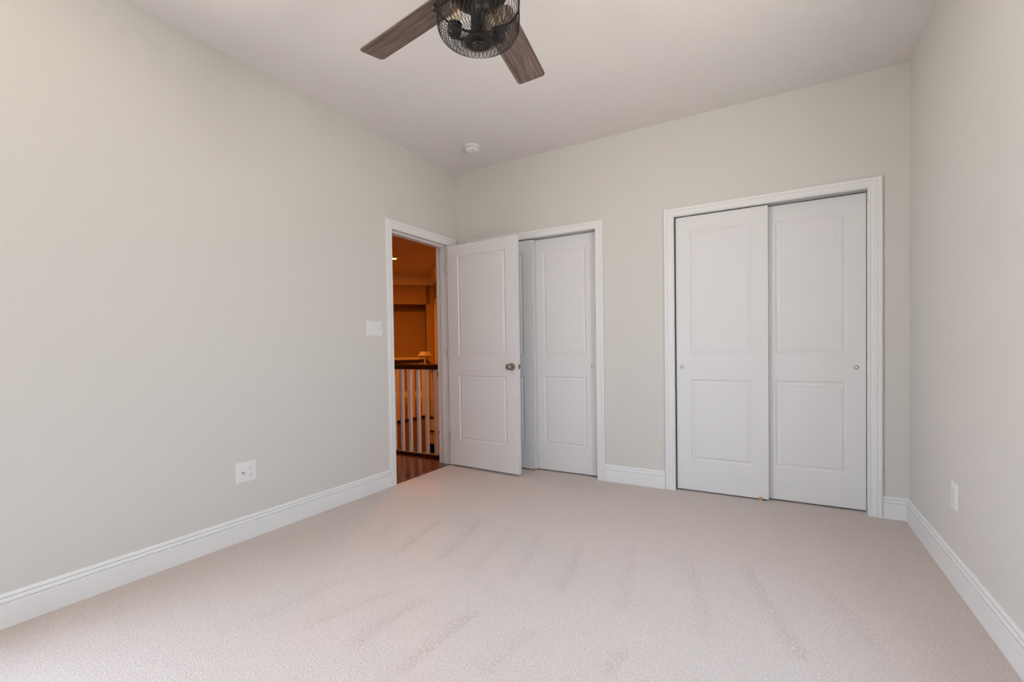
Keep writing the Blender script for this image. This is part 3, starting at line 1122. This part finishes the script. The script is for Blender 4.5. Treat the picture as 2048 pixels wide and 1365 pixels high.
# trim in the hall: crown, chair rail, baseboard, door casing on the side wall
bm = bmesh.new()
CR = [(0.0, 0.0), (0.020, 0.0), (0.026, 0.012), (0.036, 0.016), (0.050, 0.040), (0.085, 0.090), (0.115, 0.130), (0.125, 0.150), (0.140, 0.156), (0.140, 0.185), (0.0, 0.185)]


def crown(A, B, out, ma, mb):
    A = Vector((*A, 2.535)); B = Vector((*B, 2.535)); out = Vector((*out, 0)); t = (B - A).normalized()
    ra = [bm.verts.new(A + out * d_ + Vector((0, 0, z)) + t * (ma * d_)) for d_, z in CR]
    rb = [bm.verts.new(B + out * d_ + Vector((0, 0, z)) - t * (mb * d_)) for d_, z in CR]
    n_ = len(CR)
    for i in range(n_):
        j = (i + 1) % n_
        bm.faces.new((ra[i], rb[i], rb[j], ra[j]))
    bm.faces.new(ra)
    bm.faces.new(list(reversed(rb)))


crown(along(2.2), along(0), (S2, -S2), 0, 1)
crown(tuple(Q1), tuple(E1), (-S2, -S2), 1, -0.41)
struct(build('trim_9', bm, M_HTRIM), 'crown moulding along the hall ceiling', 'crown moulding')
bm = bmesh.new()
slab(bm, along(DR, -0.45), along(2.2, -0.45), 0, 0.14, 0.018, 1)
slab(bm, along(0), along(DR), 0, 0.14, 0.015, 1)
struct(build('baseboard_hall', bm, M_HTRIM), 'baseboard of the angled hall wall', 'baseboard')
bm = bmesh.new()
slab(bm, along(DR, -0.45), along(2.2, -0.45), 0.875, 0.925, 0.02, 1)
struct(build('trim_10', bm, M_HTRIM), 'chair rail inside the hall recess', 'chair rail')
sd_ = Vector((S2, -S2)) * 0
dside = (E1 - Q1).normalized()
bm = bmesh.new()


def onside(s):
    p_ = Q1 + dside * s
    return (p_.x, p_.y)


slab(bm, onside(0.12), onside(0.21), 0, 2.10, 0.02, -1)
slab(bm, onside(0.12), onside(1.1), 2.10, 2.19, 0.02, -1)
slab(bm, onside(1.01), onside(1.10), 0, 2.10, 0.02, -1)
struct(build('trim_11', bm, M_HTRIM), 'door casing on the hall side wall', 'door casing')
bm = bmesh.new()
slab(bm, onside(0.21), onside(1.01), 0.01, 2.10, 0.006, -1)
struct(build('door_6', bm, M_HTRIM), 'closed pale door on the hall side wall', 'door')

# ---- front balustrade (x direction, y = 0.045) -----------------------
RAILP = [(-0.026, 0.0), (-0.026, 0.012), (-0.031, 0.020), (-0.031, 0.038), (-0.024, 0.050), (-0.012, 0.056), (0.012, 0.056), (0.024, 0.050),
         (0.031, 0.038), (0.031, 0.020), (0.026, 0.012), (0.026, 0.0)]


def rail_mesh(bm, A, B, prof=RAILP):
    A = Vector(A); B = Vector(B)
    t = B - A
    th_ = Vector((t.x, t.y, 0)).normalized()
    nn = Vector((-th_.y, th_.x, 0))
    ra = [bm.verts.new(A + nn * u + Vector((0, 0, z))) for u, z in prof]
    rb = [bm.verts.new(B + nn * u + Vector((0, 0, z))) for u, z in prof]
    n_ = len(prof)
    for i in range(n_):
        j = (i + 1) % n_
        bm.faces.new((ra[i], rb[i], rb[j], ra[j]))
    bm.faces.new(ra)
    bm.faces.new(list(reversed(rb)))


def baluster(parent, x, y, z0, z1, r=0.0155):
    bm = bmesh.new()
    box(bm, (x - r, y - r, z0), (x + r, y + r, z1), 0.002)
    return build('baluster', bm, M_HTRIM, parent)


fb = empty('stair_railing', (-1.2, 0.045, 0))
tag(fb, 'nearest stairwell railing with white balusters and dark wood handrail', 'railing')


def child_local(o, parent):
    o.matrix_parent_inverse = Matrix.Translation(-parent.location)


bm = bmesh.new()
rail_mesh(bm, (-2.40, 0.045, 0.887), (-WT, 0.045, 0.887))
o = build('handrail', bm, M_DARKWOOD, fb); child_local(o, fb)
bm = bmesh.new()
box(bm, (-2.40, 0.010, -0.004), (-WT, 0.090, 0.022), 0.003)
o = build('shoe_rail', bm, M_DARKWOOD, fb); child_local(o, fb)
x = -0.205
while x > -2.3:
    o = baluster(fb, x, 0.045, 0.020, 0.892); child_local(o, fb)
    x -= 0.1125

# ---- far balustrade (y direction, x = -2.40) --------------------------
fr = empty('stair_railing', (-2.40, 1.2, 0))
tag(fr, 'railing on the far side of the stairwell, ending at the newel post', 'railing')
bm = bmesh.new()
rail_mesh(bm, (-2.40, 0.08, 0.882), (-2.40, 2.27, 0.882))
o = build('handrail', bm, M_DARKWOOD, fr); child_local(o, fr)
bm = bmesh.new()
box(bm, (-2.445, 0.095, -0.040), (-2.355, 2.27, 0.012), 0.004)
o = build('shoe_rail', bm, M_DARKWOOD, fr); child_local(o, fr)
y = 0.20
while y < 2.2:
    o = baluster(fr, -2.40, y, 0.01, 0.886); child_local(o, fr)
    y += 0.115

# ---- newel post --------------------------------------------------------
nw = empty('newel_post', (-2.40, 2.33, 0))
tag(nw, 'cream square newel post with a moulded cap at the head of the stairs', 'newel post')
bm = bmesh.new()
box(bm, (-0.045, -0.045, -0.25), (0.045, 0.045, 0.96), 0.003)
build('post', bm, M_HTRIM, nw)
bm = bmesh.new()
box(bm, (-0.058, -0.058, 0.945), (0.058, 0.058, 0.990), 0.003)
box(bm, (-0.083, -0.083, 0.990), (0.083, 0.083, 1.012), 0.005)
box(bm, (-0.062, -0.062, 1.012), (0.062, 0.062, 1.060), 0.006)
build('post_cap', bm, M_HTRIM, nw)

# ---- stairs descending toward +x ---------------------------------------
st = empty('staircase', (-2.37, 2.85, 0))
tag(st, 'white-sided stairs with dark treads descending from the far landing', 'staircase')
NS, RUN, RISE = 9, 0.235, 0.225
for i in range(NS):
    x0 = -2.46 + RUN * i
    z = -RISE * i - 0.012
    bm = bmesh.new()
    box(bm, (max(x0 - 0.02, -2.35) if i > 1 else -2.35, 2.305, z - 0.030), (x0 + RUN + 0.025, 3.428, z), 0.006)
    o = build('tread', bm, M_DARKWOOD, st); child_local(o, st)
    bm = bmesh.new()
    box(bm, (x0 + RUN - 0.012, 2.335, z - 0.030 - RISE), (x0 + RUN, 3.428, z - 0.028))
    o = build('riser', bm, M_HTRIM, st); child_local(o, st)
bm = bmesh.new()
for i in range(NS):
    x0 = max(-2.46 + RUN * i, -2.352)
    z = -RISE * i - 0.042
    box(bm, (x0, 2.325, z - 0.42), (-2.46 + RUN * (i + 1), 2.345, z))
o = build('stringer', bm, M_HTRIM, st); child_local(o, st)
sr = empty('stair_railing', (-1.6, 2.33, 0))
tag(sr, 'sloping dark handrail descending the stairs from the newel post', 'railing')
bm = bmesh.new()
rail_mesh(bm, (-2.36, 2.33, 0.885), (-2.37 + 1.7, 2.33, 0.885 - 1.7 * RISE / RUN))
o = build('handrail', bm, M_DARKWOOD, sr); child_local(o, sr)
for i in range(7):
    for f in (0.28, 0.72):
        x = -2.46 + RUN * (i + f)
        if x < -2.30:
            continue
        zt = 0.89 - (x + 2.37) * RISE / RUN
        o = baluster(sr, x, 2.36, -RISE * i - 0.012, zt + 0.005); child_local(o, sr)

# ---- recessed ceiling lamps --------------------------------------------


def recessed(x, y, label, power, z=2.72):
    r_ = empty('recessed_light', (x, y, z))
    tag(r_, label, 'ceiling light')
    bm = bmesh.new()
    lathe(bm, [(0.085, 0.001), (0.085, -0.004), (0.062, -0.006), (0.060, -0.001)], 32, closed_ends=False)
    build('trim_ring', bm, M_HTRIM, r_, smooth=True)
    bm = bmesh.new()
    lathe(bm, [(0.061, -0.002), (0.045, -0.006), (0.0, -0.009)], 32, closed_ends=False)
    build('lamp_lens', bm, M_LENS, r_, smooth=True)
    l = bpy.data.lights.new('recessed_lamp', 'AREA')
    l.shape = 'DISK'
    l.size = 0.11
    l.energy = power
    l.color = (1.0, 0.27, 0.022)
    lo = bpy.data.objects.new('recessed_lamp', l)
    COL.objects.link(lo)
    lo.location = (x, y, z - 0.03)


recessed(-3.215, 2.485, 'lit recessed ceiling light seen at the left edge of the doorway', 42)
recessed(-1.30, 1.30, 'added unseen ceiling light above the stairwell', 30)  # lamp out of view, added to brighten the hall
recessed(-3.6, 0.2, 'added unseen ceiling light above the far hall landing', 42)  # another added lamp, hidden by the wall, fills the hall with light
